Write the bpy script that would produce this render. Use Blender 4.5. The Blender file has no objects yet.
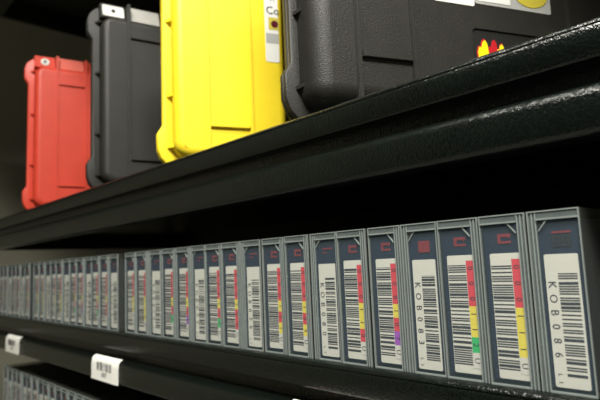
import bpy, bmesh, math, random
from mathutils import Vector, Matrix
scene = bpy.context.scene
COL = scene.collection
R = math.radians

# ------------------------------------------------------------------ camera
TH, PITCH, ROLL = 0.82386109, 0.11856647, -0.04374481
CAM = Vector((0.0, -0.33929443, 0.0855167))
fwd = Vector((-math.sin(TH)*math.cos(PITCH), math.cos(TH)*math.cos(PITCH), math.sin(PITCH)))
rt0 = Vector((math.cos(TH), math.sin(TH), 0))
up0 = rt0.cross(fwd)
rt = rt0*math.cos(ROLL) + up0*math.sin(ROLL)
up = -rt0*math.sin(ROLL) + up0*math.cos(ROLL)
cd = bpy.data.cameras.new('camera')
cam = bpy.data.objects.new('camera', cd)
COL.objects.link(cam)
m = Matrix((rt, up, -fwd)).transposed().to_4x4()
m.translation = CAM
cam.matrix_world = m
cd.sensor_width = 36.0
cd.lens = 540/600*36
cd.clip_start = 0.01
cd.dof.use_dof = True
cd.dof.focus_distance = 0.43
cd.dof.aperture_fstop = 9.5
scene.camera = cam

# ------------------------------------------------------------------ light and exposure
w = bpy.data.worlds.new('world')
scene.world = w
w.use_nodes = True
w.node_tree.nodes['Background'].inputs[0].default_value = (0.9, 1.0, 0.92, 1)
w.node_tree.nodes['Background'].inputs[1].default_value = 0.03
def area(name, loc, aim, sx, sy, power, col):
    l = bpy.data.lights.new(name, 'AREA')
    l.shape = 'RECTANGLE'; l.size = sx; l.size_y = sy; l.energy = power; l.color = col
    o = bpy.data.objects.new(name, l); COL.objects.link(o)
    o.location = loc
    o.rotation_euler = (Vector(aim)-Vector(loc)).to_track_quat('-Z', 'Y').to_euler()
    return o
area('ceiling_lamp_near', (0.80, -1.0, 2.10), (0.35, -0.5, 0), 1.2, 0.3, 140, (1.0, 0.98, 0.90))
area('ceiling_lamp_mid', (-0.50, -1.0, 2.10), (-0.50, -0.6, 0), 1.2, 0.3, 80, (1.0, 0.98, 0.90))
vs = scene.view_settings
vs.view_transform = 'Standard'; vs.look = 'None'; vs.gamma = 1.0; vs.exposure = 0.0
vs.use_curve_mapping = False

# ------------------------------------------------------------------ materials
def mat(name, col, rough=0.5, metal=0.0, var=0.06, vscale=40.0, bump=0.0, bscale=800.0, spec=0.5,
        hammer=False, alpha=1.0, translucent=0.0):
    M = bpy.data.materials.new(name); M.use_nodes = True
    nt = M.node_tree; N = nt.nodes; L = nt.links
    b = N['Principled BSDF']; out = N['Material Output']
    tc = N.new('ShaderNodeTexCoord')
    nz = N.new('ShaderNodeTexNoise'); nz.inputs['Scale'].default_value = vscale; nz.inputs['Detail'].default_value = 3
    L.new(tc.outputs['Object'], nz.inputs['Vector'])
    rp = N.new('ShaderNodeValToRGB')
    rp.color_ramp.elements[0].position = 0.3; rp.color_ramp.elements[1].position = 0.7
    rp.color_ramp.elements[0].color = (*[max(0, c*(1-var)) for c in col], 1)
    rp.color_ramp.elements[1].color = (*[min(1, c*(1+var)) for c in col], 1)
    L.new(nz.outputs['Fac'], rp.inputs['Fac'])
    L.new(rp.outputs['Color'], b.inputs['Base Color'])
    b.inputs['Roughness'].default_value = rough
    b.inputs['Metallic'].default_value = metal
    b.inputs['Specular IOR Level'].default_value = spec
    if bump > 0:
        bp = N.new('ShaderNodeBump'); bp.inputs['Strength'].default_value = bump
        if hammer:
            v = N.new('ShaderNodeTexVoronoi'); v.inputs['Scale'].default_value = bscale
            n2 = N.new('ShaderNodeTexNoise'); n2.inputs['Scale'].default_value = bscale*0.5
            L.new(tc.outputs['Object'], n2.inputs['Vector'])
            mx = N.new('ShaderNodeMixRGB'); mx.inputs[0].default_value = 0.004
            L.new(tc.outputs['Object'], mx.inputs[1]); L.new(n2.outputs['Color'], mx.inputs[2])
            L.new(mx.outputs[0], v.inputs['Vector'])
            ss = N.new('ShaderNodeValToRGB')
            ss.color_ramp.elements[0].position = 0.1; ss.color_ramp.elements[1].position = 0.75
            L.new(v.outputs['Distance'], ss.inputs['Fac'])
            L.new(ss.outputs['Color'], bp.inputs['Height'])
            bp.inputs['Distance'].default_value = 0.0006
        else:
            n2 = N.new('ShaderNodeTexNoise'); n2.inputs['Scale'].default_value = bscale; n2.inputs['Detail'].default_value = 2
            L.new(tc.outputs['Object'], n2.inputs['Vector'])
            L.new(n2.outputs['Fac'], bp.inputs['Height'])
            bp.inputs['Distance'].default_value = 0.0005
        L.new(bp.outputs['Normal'], b.inputs['Normal'])
    sh = b.outputs[0]
    if translucent > 0:
        t = N.new('ShaderNodeBsdfTranslucent'); L.new(rp.outputs['Color'], t.inputs['Color'])
        mm = N.new('ShaderNodeMixShader'); mm.inputs[0].default_value = translucent
        L.new(sh, mm.inputs[1]); L.new(t.outputs[0], mm.inputs[2]); sh = mm.outputs[0]
    if alpha < 1:
        t = N.new('ShaderNodeBsdfTransparent')
        mm = N.new('ShaderNodeMixShader'); mm.inputs[0].default_value = alpha
        L.new(t.outputs[0], mm.inputs[1]); L.new(sh, mm.inputs[2]); sh = mm.outputs[0]
    L.new(sh, out.inputs['Surface'])
    return M

M = {}
M['shelf'] = mat('black_hammered_paint', (0.0028, 0.0044, 0.0036), 0.20, bump=0.33, bscale=620, hammer=True, spec=0.5, var=0.15)
M['panel'] = mat('flat_black_steel', (0.005, 0.006, 0.005), 0.6, bump=0.2, bscale=500)
M['wall'] = mat('beige_painted_wall', (0.18, 0.172, 0.125), 0.8, bump=0.25, bscale=120, vscale=3)
M['floor'] = mat('grey_raised_floor', (0.22, 0.22, 0.20), 0.5, vscale=6, bump=0.1, bscale=60)
M['ceil'] = mat('white_ceiling', (0.6, 0.6, 0.56), 0.9, vscale=5, bump=0.2, bscale=80)
M['red'] = mat('red_moulded_plastic', (0.62, 0.052, 0.026), 0.42, bump=0.25, bscale=900, var=0.04)
M['yellow'] = mat('yellow_moulded_plastic', (0.90, 0.68, 0.022), 0.42, bump=0.25, bscale=900, var=0.03)
M['black'] = mat('black_moulded_plastic', (0.0165, 0.0152, 0.0122), 0.5, bump=0.9, bscale=900, var=0.12)
M['steel'] = mat('steel_painted_reflection', (0.75, 0.74, 0.70), 0.25, var=0.04)  # non-metal pale grey; the plate's bright reflection is put into its colour
M['hole'] = mat('dark_hole', (0.01, 0.01, 0.01), 0.7)
M['padred'] = mat('red_pad_painted_sheen', (0.72, 0.16, 0.12), 0.22, var=0.03)  # paler than the red case; lamp sheen on the pad is painted in
M['padblk'] = mat('black_pad_painted_highlight', (0.42, 0.41, 0.38), 0.22, var=0.05)  # pad of the black case, its lamp highlight painted as pale grey
M['white'] = mat('white_paper', (0.49, 0.48, 0.42), 0.6, var=0.03)
M['bright'] = mat('white_vinyl', (0.80, 0.79, 0.74), 0.5, var=0.03)
M['ink'] = mat('black_ink', (0.018, 0.018, 0.022), 0.6)
M['inkg'] = mat('grey_ink', (0.33, 0.33, 0.31), 0.6)
M['c_red'] = mat('label_red', (0.50, 0.035, 0.05), 0.55, var=0.03)
M['c_yel'] = mat('label_yellow', (0.58, 0.48, 0.05), 0.55, var=0.03)
M['c_grn'] = mat('label_green', (0.02, 0.34, 0.09), 0.55, var=0.03)
M['c_pur'] = mat('label_purple', (0.25, 0.06, 0.35), 0.55, var=0.03)
M['c_wht'] = mat('label_white', (0.48, 0.47, 0.42), 0.55, var=0.03)
M['logo_red'] = mat('cartridge_logo_red', (0.15, 0.014, 0.018), 0.5, var=0.03)
M['logo_hot'] = mat('badge_red', (0.48, 0.012, 0.02), 0.4, var=0.03)
M['logo_yel'] = mat('badge_yellow', (0.95, 0.78, 0.01), 0.4, var=0.03)
M['badge'] = mat('badge_black', (0.006, 0.006, 0.0055), 0.6)
M['slate'] = mat('slate_cartridge_plastic', (0.010, 0.015, 0.030), 0.5, spec=0.25, var=0.1, bump=0.2)
M['frost'] = mat('frosted_case_plastic', (0.12, 0.125, 0.105), 0.35, var=0.07, vscale=60, alpha=0.20)
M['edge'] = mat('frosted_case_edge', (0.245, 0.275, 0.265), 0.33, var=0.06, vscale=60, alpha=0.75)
M['band'] = mat('frosted_case_band', (0.15, 0.175, 0.175), 0.35, var=0.08, vscale=60, alpha=0.5)
M['film'] = mat('clear_case_front', (0.22, 0.30, 0.34), 0.28, var=0.08, vscale=30, alpha=0.055)
M['brown'] = mat('sticker_dark_red', (0.10, 0.012, 0.02), 0.3)
M['grey'] = mat('sticker_grey', (0.42, 0.42, 0.40), 0.4)

# ------------------------------------------------------------------ mesh helpers
def link(name, me, material, parent=None, smooth=False):
    o = bpy.data.objects.new(name, me); COL.objects.link(o)
    if material and not me.materials: me.materials.append(material)
    if smooth:
        for p in me.polygons: p.use_smooth = True
        me.set_sharp_from_angle(angle=R(38))
    if parent: o.parent = parent
    return o
def empty(name, loc=(0, 0, 0), rz=0.0):
    o = bpy.data.objects.new(name, None); COL.objects.link(o)
    o.location = loc; o.rotation_euler = (0, 0, rz); o.empty_display_size = 0.05
    return o
def tag(o, label=None, cat=None, group=None, kind=None):
    if label: o['label'] = label
    if cat: o['category'] = cat
    if group: o['group'] = group
    if kind: o['kind'] = kind
    return o
def bm_mesh(bm, name='mesh'):
    bmesh.ops.recalc_face_normals(bm, faces=bm.faces[:])
    me = bpy.data.meshes.new(name); bm.to_mesh(me); bm.free(); return me
def add_box(bm, x0, x1, y0, y1, z0, z1):
    v = [bm.verts.new((x, y, z)) for z in (z0, z1) for (x, y) in ((x0, y0), (x1, y0), (x1, y1), (x0, y1))]
    for f in ((0, 3, 2, 1), (4, 5, 6, 7), (0, 1, 5, 4), (1, 2, 6, 5), (2, 3, 7, 6), (3, 0, 4, 7)):
        bm.faces.new([v[i] for i in f])
def box(name, x0, x1, y0, y1, z0, z1, material, parent=None, bev=0.0):
    bm = bmesh.new(); add_box(bm, x0, x1, y0, y1, z0, z1)
    if bev > 0: bmesh.ops.bevel(bm, geom=bm.edges[:], offset=bev, segments=2, affect='EDGES', profile=0.5)
    return link(name, bm_mesh(bm, name), material, parent)
def loft(bm, loops, cap0=True, cap1=True):
    rows = [[bm.verts.new(p) for p in lp] for lp in loops]
    n = len(rows[0])
    for a, b in zip(rows, rows[1:]):
        for i in range(n): bm.faces.new((a[i], a[(i+1) % n], b[(i+1) % n], b[i]))
    if cap0: bm.faces.new(rows[0])
    if cap1: bm.faces.new(rows[-1])
def rrect(x0, x1, z0, z1, r, y, seg=6):
    pts = []
    for cx, cz, a0 in ((x1-r, z1-r, 0), (x0+r, z1-r, 90), (x0+r, z0+r, 180), (x1-r, z0+r, 270)):
        for k in range(seg+1):
            a = R(a0 + 90*k/seg); pts.append((cx+r*math.cos(a), y, cz+r*math.sin(a)))
    return pts
def prism_x(prof, x0, x1):       # closed (y, z) profile swept along x
    bm = bmesh.new()
    loft(bm, [[(x0, y, z) for y, z in prof], [(x1, y, z) for y, z in prof]])
    return bm
def prism_y(pts, y0, y1):        # closed (x, z) outline given thickness along y
    bm = bmesh.new()
    loft(bm, [[(x, y0, z) for x, z in pts], [(x, y1, z) for x, z in pts]])
    return bm
TXT = {}
def text_mesh(s, size):
    k = (s, size)
    if k in TXT: return TXT[k]
    c = bpy.data.curves.new('text', 'FONT'); c.body = s; c.size = size
    c.align_x = 'CENTER'; c.align_y = 'CENTER'; c.resolution_u = 2
    o = bpy.data.objects.new('text', c); COL.objects.link(o)
    dg = bpy.context.evaluated_depsgraph_get()
    me = bpy.data.meshes.new_from_object(o.evaluated_get(dg))
    me.materials.clear()
    bpy.data.objects.remove(o); bpy.data.curves.remove(c)
    TXT[k] = me
    return me
def bake(me_list):               # join transformed meshes: [(mesh, matrix)] -> one bmesh
    bm = bmesh.new()
    for me, mx in me_list:
        t = bmesh.new(); t.from_mesh(me); t.transform(mx)
        tmp = bpy.data.meshes.new('tmp'); t.to_mesh(tmp); t.free(); bm.from_mesh(tmp); bpy.data.meshes.remove(tmp)
    return bm
# text lying on a face that looks to -y: upright, or turned clockwise
UPRIGHT = Matrix(((1, 0, 0, 0), (0, 0, -1, 0), (0, 1, 0, 0), (0, 0, 0, 1)))
def face_text(s, size, x, y, z, turn=0.0, sx=1.0):
    mx = Matrix.Translation((x, y, z)) @ UPRIGHT @ Matrix.Rotation(R(-turn), 4, 'Z') @ Matrix.Diagonal((sx, 1, 1, 1))
    return (text_mesh(s, size), mx)
def flat(bm, x0, x1, y, z0, z1):  # printed rectangle facing -y
    v = [bm.verts.new(p) for p in ((x0, y, z0), (x1, y, z0), (x1, y, z1), (x0, y, z1))]
    bm.faces.new(v)

# ------------------------------------------------------------------ room
def struct(o): o['kind'] = 'structure'; return o
struct(box('wall_left', -2.35, -2.25, -2.2, 1.0, -1.1, 2.2, M['wall']))
struct(box('wall_back', -2.25, 2.4, 0.85, 0.95, -1.1, 2.2, M['wall']))
struct(box('wall_right', 2.4, 2.5, -2.2, 1.0, -1.1, 2.2, M['wall']))
struct(box('wall_front', -2.35, 2.5, -2.3, -2.2, -1.1, 2.2, M['panel']))
struct(box('floor', -2.4, 2.5, -2.3, 1.0, -1.2, -1.1, M['floor']))
struct(box('ceiling', -2.4, 2.5, -2.3, 1.0, 2.2, 2.3, M['ceil']))

struct(box('wall_shade_slab_1', -2.25, -0.55, -0.95, 0.85, 1.30, 1.42, M['ceil']))   # unseen slab added to shade the upper part of the left wall

# ------------------------------------------------------------------ shelving unit
XL, XR, DEP = -1.53, 0.62, 0.56
H2 = 0.2246
LEV = [-H2, 0.0, H2, 0.844]
rack = tag(empty('shelving_unit', (0, 0, 0)), 'black hammered-paint metal shelving unit holding tapes and plastic cases', 'shelving unit')
def beam_profile():
    p = [(0.006, 0.0), (0.0036, -0.0003), (0.0018, -0.0011), (0.0005, -0.0024), (0.0, -0.0038), (0.0009, -0.0046), (0.0004, -0.0054), (0.0, -0.008), (0.0, -0.0225), (0.0015, -0.0245),
         (0.014, -0.0255), (0.014, -0.0385), (0.006, -0.040)]
    for k in range(6):
        a = R(90*k/5); p.append((0.003 - 0.0085*math.sin(a), -0.049 + 0.009*math.cos(a)))
    p += [(-0.0055, -0.0665), (-0.0045, -0.0695), (-0.002, -0.0712), (0.022, -0.0712), (0.022, -0.069), (0.020, -0.069), (0.020, -0.0)]
    return p
BEAMS = []
for z in LEV:
    s = box('shelf_board', XL, XR, 0.020, DEP, z-0.034, z, M['shelf'], rack)
    tb = link('front_beam', bm_mesh(prism_x([(y, zz+z) for y, zz in beam_profile()], XL, XR)), M['shelf'], rack, True)
    BEAMS.append(tb)
    box('end_beam', XL, XL+0.012, 0.022, DEP, z-0.071, z-0.034, M['shelf'], rack)
    box('end_beam', XR-0.012, XR, 0.022, DEP, z-0.071, z-0.034, M['shelf'], rack)
box('back_panel', XL, XR, DEP, DEP+0.004, -0.60, 0.86, M['panel'], rack)
for x in (XL-0.03, XR):
    for y in (DEP-0.06,):
        box('post', x, x+0.03, y, y+0.03, -1.1, 1.0, M['shelf'], rack, 0.002)

# barcode stickers on the lower front beam
def bars(bm, x0, x1, z0, z1, y, seed, horizontal, unit):
    rnd = random.Random(seed)
    a0, a1 = (z0, z1) if horizontal else (x0, x1)
    t = a0
    while t < a1:
        wd = unit*rnd.choice((1, 1, 1, 2.2)); gp = unit*rnd.choice((1, 1, 1, 2.4))
        e = min(t+wd, a1)
        if horizontal: flat(bm, x0, x1, y, t, e)
        else: flat(bm, t, e, y, z0, z1)
        t += wd+gp
for i, (x0, x1) in enumerate(((-1.312, -1.216), (-0.842, -0.748), (-0.387, -0.291))):
    prof = []
    front = [(0.0005, -0.0372), (-0.0030, -0.0385), (-0.0056, -0.0420), (-0.0068, -0.050), (-0.0068, -0.0665), (-0.0072, -0.0712)]
    prof = front + [(y+0.0006, z) for y, z in reversed(front)]
    lb = link('barcode_sticker', bm_mesh(prism_x(prof, x0, x1)), M['bright'], rack, True)
    lb['label'] = ['white barcode sticker on the beam at the left edge', 'white barcode sticker on the beam under the middle tape block',
                   'white barcode sticker cut off by the bottom edge'][i]
    bm = bmesh.new(); xc = (x0+x1)/2
    bars(bm, xc-0.026, xc+0.026, -0.0565, -0.0445, -0.0073, 50+i, False, 0.0018)
    t = bake([face_text('00'+'475'[i], 0.009, xc, -0.0073, -0.0625, 0, 1.3)])
    tm = bpy.data.meshes.new('t'); t.to_mesh(tm); t.free(); bm.from_mesh(tm)
    me = bpy.data.meshes.new('print'); bm.to_mesh(me); bm.free()
    pr = link('sticker_print', me, M['ink'], lb)
    if i == 2:
        bm = bmesh.new(); bmesh.ops.create_uvsphere(bm, u_segments=12, v_segments=8, radius=0.0032)
        bmesh.ops.scale(bm, vec=(1.2, 0.5, 0.7), verts=bm.verts[:]); bmesh.ops.translate(bm, vec=(x0+0.019, -0.0035, -0.0382), verts=bm.verts[:])
        d = link('red_dot', bm_mesh(bm), M['logo_hot'], lb, True); d['label'] = 'small red mark on the sticker'

# ------------------------------------------------------------------ tape cases
TW, TD, TH_ = 0.0322, 0.112, 0.113
def tape_shell(mirror):
    """frosted snap case, spine towards -y; hinge ridge on the right, or on the left when mirrored"""
    X = lambda a: (-1 if mirror else 1)*(a-0.5)*TW
    def bxx(bm, a, b, y0, y1, z0, z1):
        p, q = sorted((X(a), X(b))); add_box(bm, p, q, y0, y1, z0, z1)
    t = 0.0012
    bm = bmesh.new()
    bxx(bm, 0, t/TW, 0.0016, TD, 0, TH_); bxx(bm, 1-t/TW, 1, 0.0016, TD, 0, TH_)
    bxx(bm, t/TW, 1-t/TW, 0.0016, TD, 0, t); bxx(bm, t/TW, 1-t/TW, 0.0016, TD, TH_-t, TH_)
    bxx(bm, t/TW, 1-t/TW, TD-t, TD, t, TH_-t)
    body = bm_mesh(bm, 'case_shell')
    bm = bmesh.new(); bxx(bm, 0.024, 0.82, 0.0006, 0.0010, 0.0012, TH_-0.0063)
    front = bm_mesh(bm, 'case_front')
    bm = bmesh.new()                     # translucent hinge zone and top band
    bxx(bm, 0.825, 0.975, 0.0010, 0.0022, 0, TH_-0.0008); bxx(bm, 0.022, 0.822, 0.0006, 0.0016, TH_-0.0050, TH_-0.0008)
    band = bm_mesh(bm, 'case_band')
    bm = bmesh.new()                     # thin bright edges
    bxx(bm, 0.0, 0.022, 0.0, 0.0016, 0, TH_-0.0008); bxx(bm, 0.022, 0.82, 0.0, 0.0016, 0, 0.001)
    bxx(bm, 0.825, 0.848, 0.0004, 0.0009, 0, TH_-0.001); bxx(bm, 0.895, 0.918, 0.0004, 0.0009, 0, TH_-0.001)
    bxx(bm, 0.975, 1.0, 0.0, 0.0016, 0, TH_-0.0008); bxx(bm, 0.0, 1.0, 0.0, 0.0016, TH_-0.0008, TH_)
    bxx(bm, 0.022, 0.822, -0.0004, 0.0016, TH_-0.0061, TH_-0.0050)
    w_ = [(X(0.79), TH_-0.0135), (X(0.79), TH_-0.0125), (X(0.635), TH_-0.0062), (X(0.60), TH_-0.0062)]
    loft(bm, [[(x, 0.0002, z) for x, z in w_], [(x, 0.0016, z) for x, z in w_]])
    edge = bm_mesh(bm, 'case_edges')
    # cartridge with one clipped corner
    c0, c1, z0, z1 = 0.06, 0.815, 0.0035, TH_-0.0065
    pts = [(X(c0), z0), (X(c1), z0), (X(c1), z1-0.006), (X(c1-0.16), z1), (X(c0), z1)]
    bm = bmesh.new(); loft(bm, [[(x, 0.0022, z) for x, z in pts], [(x, 0.106, z) for x, z in pts]])
    cart = bm_mesh(bm, 'cartridge')
    for me, mt in ((body, 'frost'), (front, 'film'), (edge, 'edge'), (cart, 'slate'), (band, 'band')): me.materials.append(M[mt])
    return body, front, edge, cart, band
SH = {False: tape_shell(False), True: tape_shell(True)}
YL = 0.0017          # label face
CHC = {'0': 'c_red', '1': 'c_yel', '2': 'c_grn', '7': 'c_pur', 'U': 'c_wht', '4': 'c_yel', '3': 'c_grn', '5': 'c_pur', '6': 'c_wht', '8': 'c_pur', '9': 'c_grn'}
CACHE = {}
def lab_meshes(kind, code):
    k = (kind, code)
    if k in CACHE: return CACHE[k]
    X = lambda a: (a-0.5)*TW
    if kind == 'A':
        x0, x1, z0, z1 = X(0.17), X(0.81), 0.0045, 0.0870
    else:
        x0, x1, z0, z1 = X(0.25), X(0.89), 0.0035, 0.0850
    bm = bmesh.new(); loft(bm, [rrect(x0, x1, z0, z1, 0.0012, 0.0022, 3), rrect(x0, x1, z0, z1, 0.0012, YL, 3)])
    paper = bm_mesh(bm, 'label'); paper.materials.append(M['white'])
    bm = bmesh.new(); y = YL-0.00015; seed = code
    parts = []
    if kind == 'A':
        bars(bm, x0+0.0004, X(0.625), z0+0.006, z1-0.007, y, seed, True, 0.00078)
        cols = []; cz = z1-0.004; ch = (cz-z0-0.004)/7
        txt = []
        for i, c in enumerate(code):
            b2 = bmesh.new(); flat(b2, X(0.635), x1-0.0002, y, cz-(i+1)*ch, cz-i*ch)
            mm = bpy.data.meshes.new('colour_cell'); b2.to_mesh(mm); b2.free(); mm.materials.append(M[CHC[c]]); cols.append(mm)
            txt.append(face_text(c, 0.0058, (X(0.635)+x1)/2, y-0.0001, cz-(i+0.5)*ch, 90))
        parts = cols
    else:
        bars(bm, X(0.49), X(0.85), z0+0.007, z1-0.012, y, seed, True, 0.00075)
        txt = [face_text(c, 0.0070, X(0.36), y, z1-0.0190-i*0.0086, 90) for i, c in enumerate(code)]
        txt += [face_text(c, 0.0036, X(0.35), y, z1-0.0740-i*0.0045, 90) for i, c in enumerate('L1')]
    t = bake(txt); tm = bpy.data.meshes.new('t'); t.to_mesh(tm); t.free(); bm.from_mesh(tm); bpy.data.meshes.remove(tm)
    ink = bpy.data.meshes.new('label_print'); bm.to_mesh(ink); bm.free(); ink.materials.append(M['ink'])
    CACHE[k] = (paper, ink, parts); return CACHE[k]
def logo_mesh(kind, var):
    k = ('logo', kind, var)
    if k in CACHE: return CACHE[k]
    X = lambda a: (a-0.5)*TW
    bm = bmesh.new(); y0, y1 = 0.0018, 0.0023
    if kind == 'A':          # bracket, open to the right
        add_box(bm, X(0.37), X(0.435), y0, y1, 0.0935, 0.1000); add_box(bm, X(0.435), X(0.66), y0, y1, 0.0978, 0.1000)
        add_box(bm, X(0.435), X(0.66), y0, y1, 0.0935, 0.0951); add_box(bm, X(0.60), X(0.63), y0, y1, 0.0968, 0.0983)
    elif var == 'square':
        add_box(bm, X(0.45), X(0.76), y0, y1, 0.0905, 0.0992)
    else:
        add_box(bm, X(0.44), X(0.80), y0, y1, 0.0980, 0.0993)
        if var == 'step': add_box(bm, X(0.44), X(0.58), y0, y1, 0.0945, 0.0956)
    me = bm_mesh(bm, 'maker_logo'); me.materials.append(M['logo_red']); CACHE[k] = me
    return me
def grid_mesh():
    if 'grid' in CACHE: return CACHE['grid']
    X = lambda a: (a-0.5)*TW
    bm = bmesh.new()
    for i in range(4):
        for j in range(3):
            add_box(bm, X(0.44+0.09*i), X(0.515+0.09*i), 0.0018, 0.0023, 0.0895+0.0027*j, 0.0917+0.0027*j)
    me = bm_mesh(bm, 'logo_grid'); me.materials.append(M['badge']); CACHE['grid'] = me; return me
def tape(x, z, kind, code, label, group, var='line', yaw=0.0, y=0.007, detail=True):
    root = empty('tape_case', (x, y, z), yaw)
    tag(root, label, 'tape case', group)
    body, front, edge, cart, band = SH[kind == 'B']
    link('case_shell', body, None, root); link('case_edges', edge, None, root); link('case_front', front, None, root); link('case_band', band, None, root)
    c = link('cartridge', cart, None, root)
    paper, ink, cols = lab_meshes(kind, code)
    l = link('label', paper, None, root); link('label_print', ink, None, l)
    for cm in cols: link('colour_cell', cm, None, l)
    link('maker_logo', logo_mesh(kind, var), None, c)
    if kind == 'B' and var == 'line': link('logo_grid', grid_mesh(), None, c)
    return root
ORD = ['first', 'second', 'third', 'fourth', 'fifth', 'sixth', 'seventh', 'eighth', 'ninth', 'tenth', 'eleventh', 'twelfth', 'thirteenth',
       'fourteenth', 'fifteenth', 'sixteenth', 'seventeenth', 'eighteenth', 'nineteenth', 'twentieth', 'twenty-first', 'twenty-second',
       'twenty-third', 'twenty-fourth', 'twenty-fifth', 'twenty-sixth', 'twenty-seventh', 'twenty-eighth']
rnd = random.Random(7)
CX = [-142, -176, -210, -243.8, -277.5, -313, -348, -383.5, -420, -456, -491, -525, -559, -594, -630, -667, -703, -738]
CODES = ['KOB086', '000111U', '000112U', 'KOB083', '000107U', '000110U', 'KOB080', '000104U', '000101U', 'KOB079', '000100U', '000102U',
         'KOB077', '000108U', '000103U', 'KOB074', '000114U', '000116U']
SPECIAL = {0: 'rightmost tape case, white spine label reading KOB086, in clear plastic',
           1: 'tape case with colour label of three red and three yellow cells, beside KOB086',
           2: 'tape case whose colour label has a green cell, second left of KOB086',
           3: 'tape case with white spine label KOB083 and a solid red square',
           4: 'tape case with red, yellow and purple colour cells directly left of KOB083',
           5: 'tape case with red and yellow label cells, second left of KOB083',
           6: 'tape case with white spine label KOB080 and thin red marks above'}
for i, cx in enumerate(CX):
    kind = 'B' if i % 3 == 0 else 'A'
    lab = SPECIAL.get(i) or ('tape case with %s label, %s from right end of middle shelf' % ('white' if kind == 'B' else 'colour-coded', ORD[i]))
    tape(cx/1000, 0.0, kind, CODES[i], lab, 'tape cases in the near block on the middle shelf',
         {0: 'line', 3: 'square', 6: 'step'}.get(i, 'step'), R(1.2+rnd.uniform(-0.8, 0.8)), 0.007+rnd.uniform(0, 0.0015))
for i in range(12):
    kind = 'B' if i % 3 == 0 else 'A'
    tape(-0.799-0.0329*i, 0.0, kind, CODES[(i+9) % 18 if ((i+9) % 3 == 0) == (kind == 'B') else 9],
         'blurred tape case, %s to the left of the wide dark gap in the row' % ORD[i], 'tape cases in the middle block between the two dark gaps',
         'step', R(1.0+rnd.uniform(-1, 1)), 0.007+rnd.uniform(0, 0.002))
for i in range(9):
    kind = 'B' if i % 3 == 1 else 'A'
    tape(-1.221-0.0331*i, 0.0, kind, CODES[9] if kind == 'B' else CODES[10+i % 2],
         'far blurred tape case, %s to the left of the narrow far gap' % ORD[i], 'tape cases in the far block at the left edge',
         'step', R(1.0+rnd.uniform(-1, 1)), 0.007+rnd.uniform(0, 0.002))
for i in range(26):
    kind = 'B' if i % 3 == 1 else 'A'
    tape(-1.365+0.0335*i, LEV[0], kind, CODES[12] if kind == 'B' else CODES[13+i % 2],
         'dim tape case on the lower shelf, %s from the left end of its row' % ORD[i], 'tape cases on the lower shelf',
         'step', R(rnd.uniform(-1, 1)), 0.007+rnd.uniform(0, 0.002))

# ------------------------------------------------------------------ hard plastic cases
def shell_loft(x0, x1, z0, z1, r, ya, yb, fil, seg=6):
    """rounded block from plane ya to face yb with a filleted face edge"""
    s = 1 if yb > ya else -1
    bm = bmesh.new(); loops = [rrect(x0, x1, z0, z1, r, ya)]
    for k in range(seg+1):
        a = R(90*k/seg); ins = fil*(1-math.cos(a))
        loops.append(rrect(x0+ins, x1-ins, z0+ins, z1-ins, max(r-ins, 0.002), yb - s*fil*(1-math.sin(a))))
    for e in (0.0006, 0.003):
        i2 = fil+e; loops.append(rrect(x0+i2, x1-i2, z0+i2, z1-i2, 0.002, yb))
    loft(bm, loops); return bm_mesh(bm, 'shell')
def rim_outline(W, H, b, g):
    """flange outline with stepped corner guards"""
    q = [(g*0.50, 0.0), (g*0.26, g*0.10), (g*0.08, g*0.30), (0, g*0.55), (0, g), (b, g+b*1.6)]
    pts = list(q) + [(x, H-z) for x, z in reversed(q)]
    pts += [(W-x, z) for x, z in reversed(pts)]
    return pts
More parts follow.
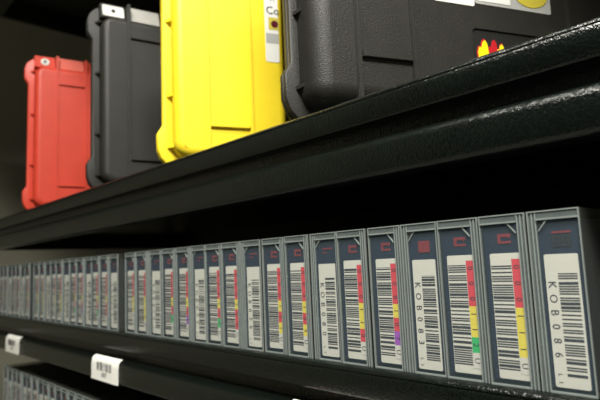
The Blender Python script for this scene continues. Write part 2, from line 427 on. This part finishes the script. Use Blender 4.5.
def hard_case(name, loc, yaw, W, H, lid_d, body_d, ridges, ribs, notches, mt, side=0.018, bot=0.012, fil=0.013, guard=(0.008, 0.05), pads=True, padmat=None, rise=0.0, top=None, side_r=None, body_in=0.0):
    side_r = side if side_r is None else side_r
    top = bot if top is None else top
    root = empty(name, loc, R(90-yaw))
    # two rims with a seam between lid and body
    for y0, y1, nm in ((-0.0085, -0.0008, 'lid_rim'), (0.0008, 0.0085, 'body_rim')):
        pts = rim_outline(W, H, *guard)
        bm = prism_y(pts, y0, y1)
        bmesh.ops.recalc_face_normals(bm, faces=bm.faces[:])
        big = [e for e in bm.edges if len(e.link_faces) == 2 and (len(e.link_faces[0].verts) > 4 or len(e.link_faces[1].verts) > 4)]
        bmesh.ops.bevel(bm, geom=big, offset=0.0022, segments=3, affect='EDGES', profile=0.5)
        link(nm, bm_mesh(bm, nm), mt, root, True)
    yf = -0.0085-lid_d
    lid = link('lid', shell_loft(side, W-side_r, bot, H-top, 0.022, -0.0080, yf, fil), mt, root, True)
    link('body', shell_loft(side+body_in, W-side_r-body_in, bot, H-bot, 0.022, 0.0080, 0.0085+body_d, fil), mt, root, True)
    for x in ridges:
        bm = bmesh.new()
        add_box(bm, x-0.0030, x+0.0030, yf-0.0028, -0.008, bot-0.001, H-top+rise)
        bmesh.ops.bevel(bm, geom=bm.edges[:], offset=0.001, segments=2, affect='EDGES')
        link('ridge', bm_mesh(bm, 'ridge'), mt, lid, True)
    for x0, x1, z in ribs:
        bm = bmesh.new(); add_box(bm, x0, x1, yf-0.0040, yf+0.002, z-0.0034, z+0.0034)
        bmesh.ops.bevel(bm, geom=bm.edges[:], offset=0.0009, segments=2, affect='EDGES')
        link('cross_rib', bm_mesh(bm, 'cross_rib'), mt, lid, True)
    gm = bmesh.new()
    a, b_, c_ = (guard[0]+0.004, -0.008), (side+0.003, -0.008), (side+0.003, -0.0085-lid_d*0.55)
    loft(gm, [[(x, y, -0.0018) for x, y in (a, b_, c_)], [(x, y, 0.0018) for x, y in (a, b_, c_)]])
    gl = bm_mesh(gm, 'gusset'); gl.materials.append(mt)
    gm = bmesh.new(); loft(gm, [[(W-x, y, -0.0018) for x, y in (a, b_, c_)], [(W-x, y, 0.0018) for x, y in (a, b_, c_)]])
    gr = bm_mesh(gm, 'gusset'); gr.materials.append(mt)
    for z in notches:
        for me in (gl, gr):
            g = link('gusset', me, None, lid); g.location = (0, 0, z)
    if pads:
        # sloping padlock tabs with steel eyelets and a pad between the ridges, on the top corners
        def slab(xa, xb, z0, z1, y0, y1, nm, material, par):
            bm = bmesh.new()
            loft(bm, [[(x, y, z) for y, z in ((y0, z0), (y1, z1), (y1+0.006, z1+0.001), (-0.002, z1+0.001), (-0.002, z0))] for x in (xa, xb)])
            bmesh.ops.recalc_face_normals(bm, faces=bm.faces[:])
            bmesh.ops.bevel(bm, geom=bm.edges[:], offset=0.0012, segments=2, affect='EDGES')
            return link(nm, bm_mesh(bm, nm), material, par, True)
        zt = H-top-0.004
        for sgn in (0, 1):
            xa, xb = (side-0.001, ridges[0]-0.004) if sgn == 0 else (ridges[-1]+0.004, W-side_r-0.004)
            tb = slab(xa, xb, zt, zt+0.030, yf+0.004, yf+0.014, 'padlock_tab', mt, root)
            y0, z0, y1, z1 = yf+0.004, zt, yf+0.014, zt+0.030
            n = Vector((0, -(z1-z0), (y1-y0))).normalized(); cen = Vector(((xa+xb)/2, (y0+y1)/2, (z0+z1)/2))
            q = n.to_track_quat('Z', 'Y').to_matrix().to_4x4()
            bm = bmesh.new()
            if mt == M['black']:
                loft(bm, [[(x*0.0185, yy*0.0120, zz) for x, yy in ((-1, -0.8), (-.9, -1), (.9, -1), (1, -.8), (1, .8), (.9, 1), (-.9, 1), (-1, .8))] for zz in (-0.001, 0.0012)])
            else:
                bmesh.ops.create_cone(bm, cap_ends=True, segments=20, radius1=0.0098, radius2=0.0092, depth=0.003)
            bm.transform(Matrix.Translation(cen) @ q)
            e = link('eyelet_plate', bm_mesh(bm, 'eyelet'), M['steel'], tb); e['label'] = 'steel padlock eyelet, reflection in its colour'
            bm = bmesh.new(); bmesh.ops.create_cone(bm, cap_ends=True, segments=16, radius1=0.0036, radius2=0.0036, depth=0.0050)
            bm.transform(Matrix.Translation(cen) @ q)
            link('eyelet_hole', bm_mesh(bm, 'hole'), M['hole'], tb)
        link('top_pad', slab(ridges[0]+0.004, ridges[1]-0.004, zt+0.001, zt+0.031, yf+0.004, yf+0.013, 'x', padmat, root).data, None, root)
        for o in list(COL.objects):
            if o.name.split('.')[0] == 'x': bpy.data.objects.remove(o)
    return root, lid, yf

def small(H):
    k = H/0.340
    return dict(W=0.196, H=H, lid_d=0.026, body_d=0.052, ridges=(0.066, 0.1285), ribs=((0.0685, 0.126, 0.058*k), (0.0685, 0.126, 0.281*k)),
                notches=[z*k for z in (0.030, 0.103, 0.213, 0.308)], rise=0.026, side=0.020, side_r=0.012, fil=0.012, bot=0.012, top=0.024)
zc = H2+0.0004
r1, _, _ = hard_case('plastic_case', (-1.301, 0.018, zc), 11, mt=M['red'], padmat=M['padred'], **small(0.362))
tag(r1, 'red hard plastic case standing on end, leftmost on the upper shelf', 'case', 'small plastic cases on the upper shelf')
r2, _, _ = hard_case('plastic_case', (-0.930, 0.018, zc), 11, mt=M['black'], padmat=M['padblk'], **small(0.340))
tag(r2, 'small black hard plastic case standing between the red and yellow cases', 'case', 'small plastic cases on the upper shelf')
r3, lid3, yf3 = hard_case('plastic_case', (-0.6745, 0.018, zc), 21, mt=M['yellow'], padmat=M['yellow'], **small(0.340))
tag(r3, 'bright yellow hard plastic case standing on end on the upper shelf', 'case', 'small plastic cases on the upper shelf')

# sticker on the yellow lid
def sticker(name, x0, x1, z0, z1, yf, material, parent, r=0.003):
    bm = bmesh.new(); loft(bm, [rrect(x0, x1, z0, z1, r, yf+0.0004, 4), rrect(x0, x1, z0, z1, r, yf-0.0005, 4)])
    return link(name, bm_mesh(bm, name), material, parent)
def print_rect(name, x0, x1, z0, z1, yf, material, parent):
    bm = bmesh.new(); flat(bm, x0, x1, yf-0.0008, z0, z1)
    me = bpy.data.meshes.new(name); bm.to_mesh(me); bm.free(); return link(name, me, material, parent)
def print_text(name, s, size, x, z, yf, material, parent):
    bm = bake([face_text(s, size, x, yf-0.0010, z)])
    me = bpy.data.meshes.new(name); bm.to_mesh(me); bm.free(); return link(name, me, material, parent)
st = sticker('sticker', 0.1535, 0.1745, 0.158, 0.285, yf3, M['bright'], r3)
st['label'] = 'white sticker with print at the edge of the yellow lid'
print_rect('sticker_print', 0.1545, 0.174, 0.187, 0.202, yf3, M['grey'], st)
print_rect('sticker_print', 0.1590, 0.174, 0.2080, 0.2270, yf3, M['c_yel'], st)
bm = bmesh.new(); bmesh.ops.create_circle(bm, cap_ends=True, segments=18, radius=0.0056)
bm.transform(Matrix.Translation((0.1685, yf3-0.0011, 0.2170)) @ UPRIGHT)
me = bpy.data.meshes.new('sticker_print'); bm.to_mesh(me); bm.free(); link('sticker_print', me, M['brown'], st)
print_text('sticker_print', 'Co', 0.017, 0.1660, 0.2375, yf3, M['ink'], st)
print_text('sticker_print', 'ri', 0.013, 0.1660, 0.2540, yf3, M['inkg'], st)

# large black case
BIG = dict(W=0.478, H=0.400, lid_d=0.040, body_d=0.06, body_in=0.006, ridges=(0.0645, 0.129, 0.349, 0.4135),
           ribs=((0.0675, 0.126, 0.066), (0.352, 0.4105, 0.066), (0.0675, 0.126, 0.334), (0.352, 0.4105, 0.334)),
           notches=(0.040, 0.120, 0.200, 0.280, 0.360), fil=0.020, side=0.016, bot=0.014, guard=(0.007, 0.056), pads=False)
r4, lid4, yf4 = hard_case('plastic_case', (-0.4048, 0.018, zc), 22, mt=M['black'], **BIG)
tag(r4, 'large black hard plastic case with stickers, rightmost on the upper shelf', 'case')
# recessed badge
B = (0.206, 0.312, 0.030, 0.1105)
bm = bmesh.new(); loft(bm, [rrect(*B, 0.006, yf4-0.01), rrect(*B, 0.006, yf4+0.0025)])
cut = link('cutter', bm_mesh(bm), None)
cut.parent = r4
md = lid4.modifiers.new('cut', 'BOOLEAN'); md.object = cut; md.operation = 'DIFFERENCE'; md.solver = 'EXACT'
dg = bpy.context.evaluated_depsgraph_get()
nm = bpy.data.meshes.new_from_object(lid4.evaluated_get(dg))
lid4.modifiers.clear(); lid4.data = nm
bpy.data.objects.remove(cut)
bm = bmesh.new(); loft(bm, [rrect(B[0]+.0004, B[1]-.0004, B[2]+.0004, B[3]-.0004, 0.0056, y) for y in (yf4+0.0016, yf4+0.0032)])
bd = link('badge', bm_mesh(bm), M['badge'], r4); bd['label'] = 'recessed black badge with a red and yellow emblem'
def blob(pts, material, y):
    bm = prism_y(pts, y, y+0.0006); return link('emblem', bm_mesh(bm), material, bd)
def flame(cx, z0, s):
    return [(cx-0.0075*s, z0), (cx-0.0085*s, z0+0.010*s), (cx-0.0060*s, z0+0.0175*s), (cx-0.0030*s, z0+0.0165*s), (cx-0.0005*s, z0+0.0245*s), (cx+0.0025*s, z0+0.0265*s),
            (cx+0.0055*s, z0+0.0225*s), (cx+0.0070*s, z0+0.010*s), (cx+0.0055*s, z0)]
yb = yf4+0.0008
blob(flame(0.2195, 0.0735, 1.0), M['logo_hot'], yb+0.0003)
blob(flame(0.2203, 0.0735, 0.92), M['logo_yel'], yb-0.0002)
blob(flame(0.2335, 0.0750, 0.95), M['logo_hot'], yb+0.0003)
blob(flame(0.2440, 0.0770, 0.76), M['logo_hot'], yb+0.0003)
blob(flame(0.2440, 0.0770, 0.70), M['logo_yel'], yb-0.0002)
# stickers
s1 = sticker('sticker', 0.158, 0.2120, 0.1355, 0.185, yf4, M['bright'], r4); s1['label'] = 'white sticker on the black lid'
s2 = sticker('sticker', 0.2128, 0.322, 0.1395, 0.188, yf4, M['grey'], r4); s2['label'] = 'grey sticker with a yellow patch on the black lid'
print_rect('sticker_print', 0.2145, 0.262, 0.1430, 0.186, yf4, M['bright'], s2)
bm = bmesh.new(); bmesh.ops.create_circle(bm, cap_ends=True, segments=24, radius=1)
bm.transform(Matrix.Translation((0.292, yf4-0.0010, 0.164)) @ UPRIGHT @ Matrix.Diagonal((0.027, 0.0200, 1, 1)))
me = bpy.data.meshes.new('sticker_print'); bm.to_mesh(me); bm.free(); link('sticker_print', me, M['c_yel'], s2)
